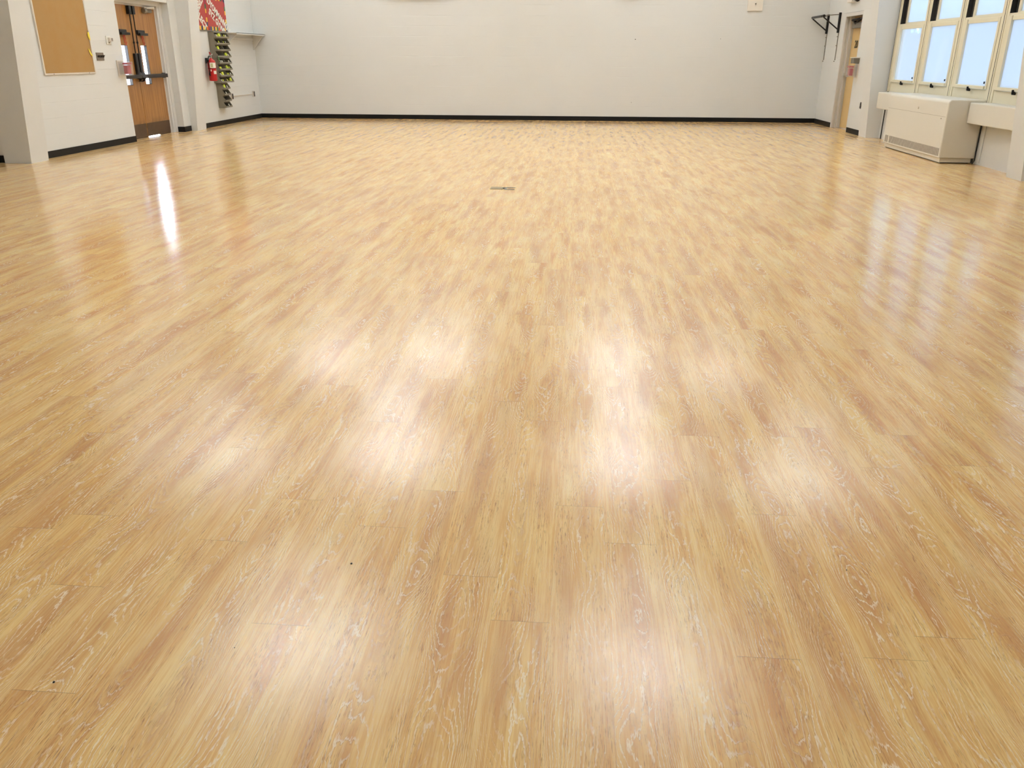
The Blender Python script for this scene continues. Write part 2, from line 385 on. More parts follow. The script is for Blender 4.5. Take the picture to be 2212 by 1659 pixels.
# ------------------------------------------------------------------ windows
def window(i, S, frosted, src=None):
    w = bpy.data.objects.new('window_%d' % i, None); COL.objects.link(w); w.location = (5.44, S-.64, .80)
    w['kind'] = 'structure'
    if src:
        def cp(o, par):
            c = o.copy(); COL.objects.link(c); c.parent = par
            for ch in o.children: cp(ch, c)
        for ch in src.children: cp(ch, w)
        return w
    F = 5.44; a, b = S-.225, S-1.125      # clear opening of the lower pane in Y
    def ring(m, x0, x1, ya, yb, za, zb, t):
        m.box(x0, yb, za, x1, yb+t, zb); m.box(x0, ya-t, za, x1, ya, zb); m.box(x0, yb+t, zb-t, x1, ya-t, zb); m.box(x0, yb+t, za, x1, ya-t, za+t)
    m = MB()
    m.box(F, S-.10, .80, F+.10, S-.006, 3.25); m.box(F, S-1.279, .80, F+.10, S-1.185, 3.25)          # mullion halves
    m.box(F-.008, S-.040, .80, F, S-.006, 3.25); m.box(F-.008, S-1.279, .80, F, S-1.245, 3.25)      # raised edge beads
    m.box(F+.012, S-1.185, .80, F+.10, S-.10, .955)                                                   # panel under the sash
    m.box(F+.006, S-1.185, 1.845, F+.10, S-.10, 1.885)                                                # middle rail
    m.box(F, S-1.185, 3.17, F+.10, S-.10, 3.25)
    m.build('frame', M_CREAM, w, bevel=.003)
    B(F-.009, S-.006, .80, F+.10, S+.004, 3.25).build('joint', M_DARK, w)
    m = MB(); ring(m, F-.022, F+.035, S-.10, S-1.185, .962, 1.85, .001)
    m = MB()
    m.box(F-.006, S-1.18, .962, F+.05, S-1.125, 1.855); m.box(F-.018, S-.225, .962, F+.05, S-.135, 1.855)
    m.box(F-.006, S-1.125, 1.80, F+.05, S-.225, 1.855); m.box(F-.024, S-1.125, .962, F+.05, S-.225, 1.002)
    sash = m.build('sash', M_CREAM, w, bevel=.004)
    B(F+.012, b, 1.0, F+.018, a, 1.80).build('pane', M_FROST if frosted else M_HAZE, sash)
    m = MB(); m.box(F-.045, (a+b)/2-.05, .925, F-.02, (a+b)/2-.015, .965); m.box(F-.06, (a+b)/2-.055, .935, F-.04, (a+b)/2-.035, .985); m.box(F-.045, (a+b)/2-.075, .925, F-.02, (a+b)/2-.06, .955)
    m.build('latch', M_BLACK, sash)
    m = MB(); m.box(F-.034, b-.018, 1.03, F-.02, b-.006, 1.06)
    m.build('hinge_pin', M_BLACK, sash)
    # upper hopper sash, set back; dark gap on its far side
    m = MB(); X0 = F+.06
    m.box(X0, S-1.185, 1.885, X0+.05, S-1.145, 3.17); m.box(X0, S-.235, 1.885, X0+.05, S-.175, 3.17)
    m.box(X0, S-1.145, 1.885, X0+.05, S-.235, 1.905); m.box(X0, S-1.145, 3.10, X0+.05, S-.235, 3.17)
    up = m.build('upper_sash', M_CREAM, w, bevel=.003)
    B(X0+.02, S-1.145, 1.905, X0+.026, S-.235, 3.10).build('pane', M_FROST, up)
    m = MB(); m.box(F+.05, S-.175, 1.885, F+.10, S-.155, 3.17); m.box(F+.085, S-.155, 1.885, F+.10, S-.10, 3.17); m.box(F+.003, S-.1005, 1.885, F+.09, S-.0985, 3.17)
    m.build('sash_channel', M_DARK, w)
    return w
wins = [window(i+1, 15.83-1.285*i, i > 0) for i in range(4)]
nn = 5
for bay in (10.22, 5.05):
    for i in range(4):
        window(nn, bay-1.285*i, True, wins[1]); nn += 1

# tree outside the first window
g = G('tree_leaves'); P, X, Y, Z = g.pos(); M_LEAF = g.bsdf(g.mix(g.noise(P, 8.0, 3.0), srgb(60, 84, 70), srgb(110, 134, 120)), .7)
def tree(x, y, z, label):
    t = thing('tree', (x, y, 0), label, 'tree')
    MB().tube([(x, y, 0), (x+.1, y, z*.5), (x, y+.1, z*.9)], .15, 10, [.2, .15, .08]).build('trunk', plain('bark', srgb(86, 74, 62), .9), t, smooth=True)
    bm = MB(); rr = random.Random(3)
    for q in range(1800):
        v = Vector((rr.gauss(0, 1), rr.gauss(0, 1), rr.gauss(0, 1))).normalized() * (rr.random()**.33)
        p = Vector((x + v.x*2.3, y + v.y*1.8, z + v.z*2.1)); n = Vector((rr.gauss(0, 1), rr.gauss(0, 1), rr.gauss(0, 1))).normalized()
        a = n.orthogonal().normalized()*.10; b = n.cross(a).normalized()*.06
        bm.bm.faces.new([bm.bm.verts.new(p+a), bm.bm.verts.new(p+b), bm.bm.verts.new(p-a), bm.bm.verts.new(p-b)])
    bm.build('foliage', M_LEAF, t)
tree(14.3, 36.2, 4.05, 'leafy tree outdoors, seen through the farthest lower window pane')

# ------------------------------------------------------------------ heater cabinet and pipe covers
t = thing('cabinet_heater', (5.2, 13.12, 0), 'large cream enamel cabinet heater standing on the floor under the windows', 'heater')
XF, Y0, Y1 = 4.955, 11.99, 14.24
body = MB().prism([(XF, Y0, .07), (XF, Y0, .80), (XF+.03, Y0, .832), (5.43, Y0, .832), (5.43, Y0, .07)], (0, Y1-Y0, 0)).build('cabinet', M_HEATER, t, bevel=.014, seg=3)
m = MB(); m.box(XF-.0012, Y0+.02, .6085, XF+.002, Y1-.02, .6115); m.build('seam', plain('seam_line', srgb(150, 138, 118), .6), body)  # thin strip, darker than the enamel, along the seam
m = MB(); m.box(XF+.03, Y0+.03, 0.012, 5.40, Y1-.03, .07); m.build('plinth', M_HEATER, t, bevel=.004)
m = MB(); m.box(XF+.05, Y0+.05, 0.0, 5.38, Y1-.05, .012); m.build('plinth_foot', M_BLACK, t)
n = 46
for part in (range(0, 3), range(4, n)):
    m = MB()
    for i in part:
        y = Y1-.10 - i*((Y1-.10) - (Y0+.055))/(n-1)
        m.box(XF-.0015, y-.012, .098, XF+.004, y+.012, .200)
    m.build('grille', M_GREYMET, t)
m = MB().tube([(XF-.012, 13.0, .675), (XF+.004, 13.0, .675)], .016, 12); m.build('badge', M_ALU, t)
B(XF-.004, 12.14, .575, XF+.004, 12.155, .588).build('screw', M_GREYMET, t)
tag(B(5.225, 10.64, .535, 5.44, 11.98, .798).build('pipe_cover', M_HEATER, bevel=.012, seg=3), 'cream metal pipe cover on the near side of the cabinet heater', 'pipe cover', 'pipe covers')
tag(B(5.225, 14.25, .525, 5.44, 15.62, .795).build('pipe_cover', M_HEATER, bevel=.012, seg=3), 'cream metal pipe cover on the far side of the cabinet heater', 'pipe cover', 'pipe covers')
tag(MB().tube([(5.43, 11.84, .03), (5.43, 11.84, .535)], .006, 8).build('conduit', M_PAINT), 'thin white conduit below the near pipe cover', 'conduit')
tag(MB().tube([(5.40, 11.965, .0), (5.425, 11.965, .05), (5.425, 11.965, .535)], .007, 8).build('cable', M_BLACK), 'black cable running down behind the cabinet heater side', 'cable')
tag(MB().tube([(5.425, 15.73, .0), (5.425, 15.73, .80)], .009, 8).build('cable', M_BLACK), 'black vertical cable beside the far column under the windows', 'cable')

# ------------------------------------------------------------------ left double door (door_1)
def ring_leaf(m, x0, x1, ya, yb, z0, z1, oa, ob, oz0, oz1):
    m.box(x0, ya, z0, x1, oa, z1); m.box(x0, ob, z0, x1, yb, z1); m.box(x0, oa, z0, x1, ob, oz0); m.box(x0, oa, oz1, x1, ob, z1)
d1 = bpy.data.objects.new('door_1', None); COL.objects.link(d1); d1.location = (-7.62, 14.53, 0); struct(d1, 'honey oak double door with black crossbars in the left wall', 'door')
DX = -7.60
m = MB()
m.box(-7.70, 15.40, 0, DX+.004, 15.45, 2.135); m.box(-7.64, 15.43, 0, -7.555, 15.50, 2.16); m.box(-7.60, 15.49, 0, -7.545, 15.592, 2.2)
m.box(-7.70, 13.66, 2.125, DX+.004, 15.45, 2.2); m.box(-7.64, 13.66, 2.15, -7.55, 15.55, 2.24)
m.box(-7.70, 13.64, 0, -7.56, 13.70, 2.2); m.box(-7.72, 15.38, 0, -7.66, 15.60, 2.3); m.box(-7.72, 13.6, 2.11, -7.66, 15.60, 2.3)  # last two boxes added behind the frame to stop a daylight leak
m.build('door_frame', M_FRAME, d1, bevel=.003)
def leaf(ya, yb, side):
    oa, ob = (14.08, 14.29) if side == 0 else (14.735, 14.945)
    m = MB(); ring_leaf(m, DX-.045, DX, ya, yb, .012, 2.125, oa, ob, .868, 1.505); lf = m.build('door_leaf', M_WOOD, d1)
    B(DX-.030, oa, .868, DX-.024, ob, 1.505).build('pane', M_LITE, lf)
    m = MB(); t_ = .008
    m.box(DX-.045, ob-t_, .868, DX+.003, ob, 1.505); m.box(DX-.045, oa, .868, DX+.003, oa+t_, 1.505)
    m.box(DX-.045, oa, .868, DX+.003, ob, .876); m.box(DX-.045, oa, 1.497, DX+.003, ob, 1.505)
    m.build('pane_bead', M_BRONZE, lf)
    k = B(DX, ya+.01, .02, DX+.003, yb-.01, .232).build('kick_plate', M_KICK, lf)
    yc = yb-.055 if side == 0 else ya+.055
    m = MB(); m.box(DX, yc-.04, 1.985, DX+.06, yc+.04, 2.115); m.build('top_latch', M_BLACK, lf, bevel=.008)
    MB().tube([(DX+.035, yc, 2.0), (DX+.035, yc, 1.36)], .0095, 8).build('latch_rod', M_BLACK, lf)
    MB().tube([(DX+.035, yc, 1.56), (DX+.035, yc, 1.53)], .017, 10).build('rod_guide', M_BLACK, lf)
    B(DX, yc-.042, 1.04, DX+.045, yc+.042, 1.375).build('rod_cover', M_BLACK, lf, bevel=.008)
    m = MB(); m.tube([(DX+.03, yc, 1.06), (DX+.055, yc, .98), (DX+.05, yc, .925)], .05, 12, [.045, .066, .04]); m.build('bar_housing', M_BRONZE, lf, smooth=True)
    ye = ya+.05 if side == 0 else yb+.0
    m = MB(); m.box(DX+.055, min(yc, ye), .975, DX+.10, max(yc, ye), 1.04); m.box(DX, ye-.05 if side else ye, .965, DX+.06, ye if side else ye+.05, 1.05)
    m.build('push_bar', M_BRONZE, lf, bevel=.01)
    yl = 14.05 if side == 0 else 14.66
    m = MB(); m.box(DX, yl, 1.675, DX+.035, yl+.24, 1.745); m.box(DX, yl+.02, 1.66, DX+.06, yl+.30, 1.70); sig = m.build('door_sensor', M_BLACK, lf, bevel=.006)
    m = MB()
    m.tube([(DX+.02, yl+.13, 1.67), (DX+.015, yl+.15, 1.60), (DX+.015, yl+.165, 1.53)], .006, 6)
    m.tube([(DX+.02, yl+.16, 1.67), (DX+.015, yl+.20, 1.60), (DX+.015, yl+.215, 1.54), (DX+.015, yl+.18, 1.50)], .006, 6)
    m.build('sensor_wire', M_REDWIRE, lf)
    return lf
l1 = leaf(13.705, 14.522, 0); l2 = leaf(14.530, 15.398, 1)
m = MB(); m.box(-7.66, 13.70, 0, -7.61, 14.56, .011); m.box(-7.66, 15.06, 0, -7.61, 15.40, .011); m.build('gap_blocker', M_DARK, d1)  # strips added under the leaves to block daylight through the floor gap
m = MB(); m.box(DX, 14.98, 2.035, DX+.05, 15.24, 2.095); m.tube([(DX+.03, 14.96, 2.065), (DX+.03, 15.05, 2.065)], .045, 12); m.build('closer_body', M_GREYMET, l2, bevel=.01)
m = MB(); m.tube([(DX+.06, 15.03, 2.10), (DX+.10, 15.20, 2.115), (DX+.04, 15.34, 2.115)], .010, 8); m.box(DX, 15.0, 2.098, DX+.04, 15.36, 2.125); m.build('closer_arm', M_ALU, l2)

struct(B(-8.16, 14.2, 0, -8.10, 15.5, 2.6).build('light_blocker', plain('blocker_paint', srgb(150, 172, 205), .5)), 'blue-grey partition added outside to keep bright daylight from the left door pane', 'blocker')  # added panel that cuts off the left pane's streak on the floor
# ------------------------------------------------------------------ right door (door_2), number 20
d2 = bpy.data.objects.new('door_2', None); COL.objects.link(d2); d2.location = (5.45, 17.73, 0); struct(d2, 'tan painted door numbered 20 in the right wall', 'door')
m = MB()
m.box(XR-.012, 18.19, 0, XR+.03, 18.255, 2.165); m.box(XR-.012, 17.16, 2.10, XR+.03, 18.19, 2.165)
m.box(XR+.03, 18.205, 0, XR+.08, 18.27, 2.17); m.box(XR+.08, 18.185, 0, XR+.12, 18.27, 2.17); m.box(XR+.12, 18.205, 0, XR+.24, 18.27, 2.17)
m.box(XR+.03, 17.10, 2.11, XR+.24, 18.2, 2.17); m.box(XR-.012, 17.10, 0, XR+.24, 17.17, 2.165)
m.build('door_frame', M_FRAME, d2, bevel=.003)
lf = B(5.41, 17.175, .012, 5.455, 18.20, 2.105).build('door_leaf', M_DOORTAN, d2)
m = MB(); m.tube([(5.405, 18.13, 1.02), (5.35, 18.13, 1.02), (5.34, 18.05, 1.02)], .014, 10); m.tube([(5.41, 18.13, 1.02), (5.398, 18.13, 1.02)], .032, 14)
m.tube([(5.345, 18.13, 1.02), (5.325, 18.13, 1.02)], .042, 14); m.build('door_knob', M_STEEL, lf, smooth=True)
m = MB(); m.box(5.33, 17.40, 1.885, 5.41, 18.06, 1.985); m.build('closer_body', M_GREYMET, lf, bevel=.012)
m = MB(); m.tube([(5.37, 18.00, 2.01), (5.27, 17.80, 2.03), (5.36, 17.62, 2.055), (5.33, 17.40, 2.07)], .024, 8); m.tube([(5.38, 18.15, 2.05), (5.30, 17.98, 2.03), (5.33, 17.85, 1.97), (5.37, 17.70, 2.04)], .020, 8)
m.build('closer_arm', M_BLACK, lf)
# number 20: face of the door looks towards -X; text runs towards -Y
def wall_matrix(x, y, z, face):      # face '-X' (right wall) or '+X' (left wall)
    if face == '-X': r = Matrix(((0, 0, -1), (-1, 0, 0), (0, 1, 0)))
    else: r = Matrix(((0, 0, 1), (1, 0, 0), (0, 1, 0)))
    return Matrix.Translation((x, y, z)) @ r.to_4x4()
text_mesh('door_number', '20', .20, .002, M_BLACK, wall_matrix(5.406, 17.87, 1.59, '-X'), lf, 'black number 20', sx=1.0, bold=.002)

# exit sign above the right door
t = thing('exit_sign', (5.2, 17.85, 2.34), 'small illuminated exit sign with red letters above the right door', 'exit sign')
B(5.155, 17.72, 2.345, XR, 18.02, 2.545).build('sign_box', M_WHITE, t, bevel=.006)
text_mesh('lettering', 'EXIT', .155, .002, M_REDLIT, wall_matrix(5.152, 17.87, 2.455, '-X'), t, 'lit red letters', bold=.006)
m = MB(); m.tube([(5.20, 17.60, 2.40), (5.20, 17.50, 2.38)], .045, 12); m.box(5.19, 17.55, 2.38, XR, 17.72, 2.44); m.build('lamp_head', M_BLACK, t)

# ------------------------------------------------------------------ fire alarm pull stations under clear covers
def pull_station(y, z0, z1, x, face, label):
    s = 1 if face == '+X' else -1
    t = thing('fire_alarm_pull', (x, y, z0), label, 'fire alarm')
    def bx(m, d0, ya, za, d1_, yb, zb): a, b = sorted((x+s*d0, x+s*d1_)); m.box(a, ya, za, b, yb, zb); return m
    h = z1-z0
    bx(MB(), 0, y-.10, z0, .02, y+.10, z1).build('back_plate', M_ALU, t, bevel=.004)
    bx(MB(), .02, y-.07, z0+.03, .085, y+.07, z1-.05).build('back_box', M_CLEARPL, t, bevel=.006)
    bx(MB(), .085, y-.06, z0+.035, .145, y+.06, z0+.165).build('station_body', M_RED, t, bevel=.006)
    bx(MB(), .085, y-.075, z0+.175, .165, y+.075, z0+.205).build('pull_handle', M_RED, t, bevel=.006)
    m = MB(); bx(m, .02, y-.095, z0+.01, .17, y-.09, z1-.02); bx(m, .02, y+.09, z0+.01, .17, y+.095, z1-.02); bx(m, .167, y-.09, z0+.01, .17, y+.09, z1-.02)
    bx(m, .02, y-.09, z0+.01, .17, y+.09, z0+.013); bx(m, .02, y-.09, z1-.023, .17, y+.09, z1-.02)
    m.build('clear_cover', M_CLEARPL, t)
    return t
pull_station(13.55, 1.03, 1.27, XL, '+X', 'red fire alarm pull under a clear cover left of the double door')
t = pull_station(17.00, 1.00, 1.24, XR-.02, '-X', 'red fire alarm pull under a clear cover beside the door numbered 20')
m = MB(); m.box(XR-.13, 16.92, 1.25, XR-.02, 17.09, 1.345); hb = m.build('alarm_horn', M_GREYMET, t, bevel=.008)
MB().box(XR-.15, 16.91, 1.345, XR-.02, 17.10, 1.36).build('horn_top', M_WHITE, t)

# ------------------------------------------------------------------ switches, thermostat, outlets
t = thing('light_switch', (XL, 13.0, 1.27), 'dark metal four-gang light switch plate left of the double door', 'light switch')
B(XL, 12.90, 1.268, XL+.010, 13.105, 1.382).build('plate', plain('switch_plate_metal', srgb(132, 120, 106), .35, .5), t, bevel=.003)
for i in range(4):
    y = 12.93+i*.048
    MB().prism([(XL+.008, y, 1.335), (XL+.03, y, 1.345), (XL+.008, y, 1.305)], (0, .03, 0)).build('toggle', M_BLACK, t)
t = thing('thermostat', (XL, 13.3, 1.5), 'small white thermostat on the wall between cork board and double door', 'thermostat')
B(XL, 13.25, 1.50, XL+.015, 13.38, 1.625).build('back_plate', M_WHITE, t, bevel=.006)
B(XL+.015, 13.285, 1.545, XL+.05, 13.385, 1.60).build('cover', M_ALU, t, bevel=.004)
B(XL+.05, 13.33, 1.553, XL+.052, 13.378, 1.593).build('display', plain('thermostat_display', srgb(150, 138, 128), .3), t)
MB().tube([(XL+.012, 13.31, 1.527), (XL+.028, 13.31, 1.527)], .008, 10).build('knob', M_GREYMET, t)
def outlet(x, y, z0, z1, face, label, depth=.035):
    s = 1 if face == '+X' else -1; t = thing('power_outlet', (x, y, z0), label, 'outlet')
    a, b = sorted((x, x+s*depth)); B(a, y-.035, z0, b, y+.035, z1).build('outlet_box', M_ALU if depth > .02 else M_OUT, t, bevel=.004)
    a, b = sorted((x+s*depth, x+s*(depth+.006))); B(a, y-.03, z0+.005, b, y+.03, z1-.005).build('face_plate', M_OUT, t, bevel=.002)
    for zz in (z0+(z1-z0)*.3, z0+(z1-z0)*.7):
        a, b = sorted((x+s*(depth+.005), x+s*(depth+.009))); B(a, y-.015, zz-.013, b, y+.015, zz+.013).build('socket', M_BLACK, t)
    return t
outlet(XL, 17.86, .48, .60, '+X', 'dark outlet beside the lowest grey wall bins on the left wall')
outlet(XL, 19.10, .48, .60, '+X', 'dark surface outlet near the far corner of the left wall')
outlet(XR-.02, 16.46, .47, .585, '-X', 'dark outlet low on the wall between right door and column', .006)
tag(MB().tube([(XL+.012, 17.90, .54), (XL+.012, 19.07, .54)], .008, 8).build('surface_raceway', M_ALU), 'thin horizontal metal raceway joining the two outlets on the left wall', 'raceway')

# ------------------------------------------------------------------ cork board
t = thing('cork_board', (XL, 12.13, 1.09), 'tall cork notice board in thin aluminium frame on the left wall', 'notice board')
B(XL, 11.53, 1.10, XL+.012, 12.765, 2.60).build('cork_panel', M_CORK, t)
m = MB(); m.box(XL, 11.505, 1.085, XL+.022, 12.785, 1.107); m.box(XL, 11.505, 1.107, XL+.022, 11.53, 2.62); m.box(XL, 12.765, 1.107, XL+.022, 12.785, 2.62); m.box(XL, 11.505, 2.60, XL+.022, 12.785, 2.622)
m.build('frame', M_ALU, t, bevel=.002)
for y in (11.71, 12.60): MB().tube([(XL+.02, y, 1.096), (XL+.025, y, 1.096)], .007, 8).build('screw', M_GREYMET, t)
def scrap_paper(pts, label):
    m = MB(); m.prism([(XL+.0225, a, b) for a, b in pts], (.003, 0, 0)); return tag(m.build('paper_scrap', M_YTAPE), label, 'paper scrap', 'yellow scraps on the cork board')
scrap_paper([(12.735, 1.66), (12.765, 1.67), (12.78, 1.63), (12.78, 1.55), (12.755, 1.56), (12.728, 1.61)], 'upper torn yellow scrap on the right edge of the cork board')
scrap_paper([(12.675, 1.44), (12.70, 1.425), (12.765, 1.345), (12.76, 1.325), (12.71, 1.36)], 'lower torn yellow scrap, slanting, on the right edge of the cork board')

# ------------------------------------------------------------------ red poster panels
BORD = [srgb(*c) for c in ((150, 40, 70), (62, 84, 110), (236, 178, 60), (70, 60, 100), (240, 205, 80), (60, 110, 70), (222, 110, 40), (190, 50, 50))]
BM = [plain('poster_border_%d' % i, c, .6, var=.03) for i, c in enumerate(BORD)]
def poster(y0, y1, z0, z1, label, texts, top):
    t = thing('poster', (XL, (y0+y1)/2, z0), label, 'poster', 'red lettered posters')
    B(XL, y0, z0, XL+.008, y1, z1).build('backing', M_POSTER, t)
    B(XL+.002, y0-.012, z0-.022, XL+.016, y1+.012, z0).build('bottom_rail', M_GREYMET, t)
    segs = []
    n = int((y1-y0)/.075)
    for i in range(n): segs.append((y0+i*(y1-y0)/n, z0, y0+(i+1)*(y1-y0)/n, z0+.07, i))
    nz = int((z1-z0)/.085)
    for i in range(nz):
        za, zb = z0+.07+i*(z1-z0-.07)/nz, z0+.07+(i+1)*(z1-z0-.07)/nz
        segs.append((y1-.05, za, y1, zb, i*3+1))
        if not top: segs.append((y0, za, y0+.045, zb, i*5+2))
    if top:
        for i in range(n): segs.append((y0+i*(y1-y0)/n, top, y0+(i+1)*(y1-y0)/n, top+.05, i*3+2))
    m = MB(); ids = []
    for a in segs: m.box(XL+.008, a[0]-.0005, a[1]-.0005, XL+.0105, a[2]+.0005, a[3]+.0005); ids.append(a[4] % 8)
    o = m.build('border', BM[0], t)
    for q in BM[1:]: o.data.materials.append(q)
    for i, p in enumerate(o.data.polygons): p.material_index = ids[i//6]
    for body, yc, zc, ang, size, sx in texts:
        M = wall_matrix(XL+.013, yc, zc, '+X') @ Matrix.Rotation(ang, 4, 'Z')
        text_mesh('lettering', body, size, .002, M_LABEL, M, t, 'white cut-out letters', sx=sx, bold=.006)
    return t
poster(16.54, 17.11, 1.812, 2.75, 'narrower red poster with white slanting letters, left of its pair', [('ABBILIT', 16.82, 2.27, math.radians(40), .21, .8), ('BLECT', 16.84, 1.98, math.radians(-40), .17, .95)], 0)
poster(17.135, 18.05, 1.812, 2.75, 'wider red poster with two lines of white slanting letters', [('LADYOMMANWAY', 17.62, 2.12, math.radians(-31), .17, .86), ('SYZ GYWP', 17.56, 1.97, math.radians(-31), .165, .95)], 2.375)

# ------------------------------------------------------------------ grey bin racks with lime pieces
RZ = .1195
def rack(y0, y1, ztop, cols, label, nrows=4):
    t = thing('bin_rack', (XL, (y0+y1)/2, ztop-nrows*RZ), label, 'bin rack', 'grey bin racks')
    m = MB()
    for ys in (y0, y1-.006):
        pts = [(XL, ys, ztop)]
        for r in range(nrows):
            zt = ztop-r*RZ; pts += [(XL+.105, ys, zt), (XL+.160, ys, zt-RZ+.034), (XL+.160, ys, zt-RZ+.008)]
            if r < nrows-1: pts += [(XL+.105, ys, zt-RZ)]
            else: pts += [(XL+.12, ys, zt-RZ)]
        pts += [(XL, ys, ztop-nrows*RZ)]
        m.prism(pts, (0, .006, 0))
    m.box(XL, y0, ztop-.006, XL+.108, y1, ztop)
    m.build('side_panels', M_BIN, t)
    B(XL, y0+.006, ztop-nrows*RZ, XL+.005, y1-.006, ztop).build('back_panel', M_BININ, t)
    w = (y1-y0)/cols
    for r in range(nrows):
        zt = ztop-r*RZ; zb = zt-RZ
        m = MB(); m.box(XL+.005, y0+.006, zb+.004, XL+.15, y1-.006, zb+.010)
        m.prism([(XL+.154, y0, zb+.006), (XL+.163, y0, zb+.006), (XL+.163, y0, zb+.036), (XL+.154, y0, zb+.036)], (0, y1-y0, 0))
        m.prism([(XL+.103, y0+.004, zt), (XL+.110, y0+.004, zt), (XL+.118, y0+.004, zt-.018), (XL+.111, y0+.004, zt-.018)], (0, y1-y0-.008, 0))
        for c_ in range(1, cols):
            yy = y0+c_*w
            m.prism([(XL+.005, yy-.005, zt-.002), (XL+.106, yy-.005, zt-.002), (XL+.158, yy-.005, zb+.034), (XL+.158, yy-.005, zb+.008), (XL+.005, yy-.005, zb+.008)], (0, .010, 0))
        m.build('tray', M_BIN, t)
    return t
rack(17.07, 17.73, 1.786, 2, 'topmost grey two-column bin rack, just below the red posters')
rack(17.09, 17.72, 1.304, 2, 'middle grey two-column bin rack, beside the red fire extinguisher')
rack(17.17, 17.49, .822, 1, 'lowest and narrowest grey bin rack, a single column of four bins')
RN = ['first', 'second', 'third', 'fourth', 'fifth', 'sixth', 'seventh', 'eighth', 'ninth', 'tenth', 'eleventh', 'twelfth']
# (row, column, kind, offset 0..1)
ITEMS = [(0, 0, 'w', .30), (0, 0, 'l', .50), (0, 0, 'L', .80), (0, 1, 'l', .45), (0, 1, 'w', .75), (1, 0, 'l', .62), (1, 1, 'w', .55), (1, 1, 'l', .25),
         (2, 0, 'L', .28), (3, 1, 'L', .45), (3, 1, 'w', .85), (4, 0, 'w', .5), (4, 0, 'w', .8), (4, 1, 'w', .8),
         (5, 0, 'l', .2), (5, 0, 'l', .42), (5, 1, 'L', .35), (5, 1, 'l', .6), (5, 1, 'l', .82), (6, 0, 'w', .2), (6, 0, 'L', .58),
         (6, 1, 'l', .25), (6, 1, 'l', .52), (6, 1, 'w', .85), (7, 0, 'w', .25), (7, 0, 'l', .55), (7, 1, 'l', .1), (7, 1, 'L', .78),
         (8, 0, 'L', .25), (8, 0, 'w', .8), (9, 0, 'w', .5), (11, 0, 'w', .75)]
for r, c_, kd, u_ in ITEMS:
    if r < 4: y0, y1, zt, cols = 17.07, 17.73, 1.786, 2
    elif r < 8: y0, y1, zt, cols = 17.09, 17.72, 1.304, 2
    else: y0, y1, zt, cols = 17.17, 17.49, .822, 1
    w = (y1-y0)/cols; zb = zt-(r % 4+1)*RZ+.010; yy = y0+c_*w+.015+u_*(w-.06)
    big = kd == 'L'; wd = .09 if big else .038; hh = .082 if big else .062
    m = MB(); tilt = Matrix.Rotation(random.uniform(-.35, .35), 3, 'X')
    xx = XL+.115+random.uniform(0, .01)
    if big:
        m.prism([(xx, yy-wd/2, zb+.012), (xx, yy+wd/2, zb+.012), (xx-.02, yy+wd/2*.8, zb+hh), (xx-.02, yy-wd/2*.6, zb+hh*.9)], (.028, 0, .004))
    else:
        m.prism([(xx+.02, yy-wd/2, zb+.01), (xx+.02, yy+wd/2, zb+.01), (xx, yy+wd*.1, zb+hh), (xx, yy-wd*.5, zb+hh)], (.010, 0, 0))
    col = 'pale' if kd == 'w' else 'lime green'
    pos = '' if cols == 1 else (' left' if c_ == 0 else ' right')
    lab = '%s %s piece in the%s bin of the %s row down' % ('larger' if big else 'small', col, pos, RN[r])
    same = [q for q in ITEMS if q[:3] == (r, c_, kd)]
    if len(same) > 1:
        i = same.index((r, c_, kd, u_)); lab += (', left one', ', right one')[i] if len(same) == 2 else ''
    tag(m.build('plastic_piece', M_PALE if kd == 'w' else M_LIME, bevel=.003), lab, 'plastic piece', 'small pieces in the grey wall bins')
# green leafy tag hanging between extinguisher and rack
tag(MB().prism([(-7.225, 17.05, 1.34), (-7.225, 17.075, 1.345), (-7.215, 17.085, 1.27), (-7.21, 17.06, 1.22), (-7.215, 17.03, 1.28)], (.006, 0, 0)).build('green_tag', plain('green_plastic', srgb(84, 118, 62), .5)), 'green tag hanging between the fire extinguisher and the middle bin rack', 'tag')

# ------------------------------------------------------------------ fire extinguisher
ex, ey = -7.27, 16.82
t = thing('fire_extinguisher', (ex, ey, .86), 'red fire extinguisher hung on the wall left of the bin racks', 'fire extinguisher')
zz = [.872, .875, .885, 1.10, 1.215, 1.245, 1.268, 1.283, 1.30]; rr = [.03, .066, .078, .078, .078, .070, .048, .028, .022]
MB().tube([(ex, ey, z) for z in zz], 1, 24, rr).build('cylinder', M_REDEXT, t, smooth=True)
def patch(z0, z1, a0, a1, r, name, mat):
    m = MB(); n = 8
    for i in range(n):
        a, b = math.radians(a0+(a1-a0)*i/n), math.radians(a0+(a1-a0)*(i+1)/n)
        q = [m.bm.verts.new((ex+r*math.cos(w_), ey+r*math.sin(w_), z)) for w_, z in ((a, z0), (b, z0), (b, z1), (a, z1))]; m.bm.faces.new(q)
    o = m.build(name, mat, t); s = o.modifiers.new('thickness', 'SOLIDIFY'); s.thickness = .001; return o
patch(1.115, 1.215, -95, -5, .0795, 'label', M_LABEL); patch(1.005, 1.065, -50, -5, .0795, 'inspection_tag', M_WHITE)
patch(1.13, 1.20, -80, -52, .0815, 'label_print', plain('label_print_ochre', srgb(190, 186, 140), .6))
m = MB(); m.tube([(ex, ey, 1.10), (ex, ey, 1.118)], .0805, 24); m.build('strap', plain('dark_red_band', srgb(120, 16, 16), .4), t)
m = MB(); m.tube([(ex, ey, 1.30), (ex, ey, 1.335)], .018, 12); m.build('valve', M_STEEL, t)
m = MB(); m.prism([(ex-.01, ey-.06, 1.335), (ex-.01, ey+.05, 1.345), (ex-.01, ey+.085, 1.375), (ex-.01, ey+.04, 1.36), (ex-.01, ey-.05, 1.36)], (.022, 0, 0)); m.build('handle', M_STEEL, t)
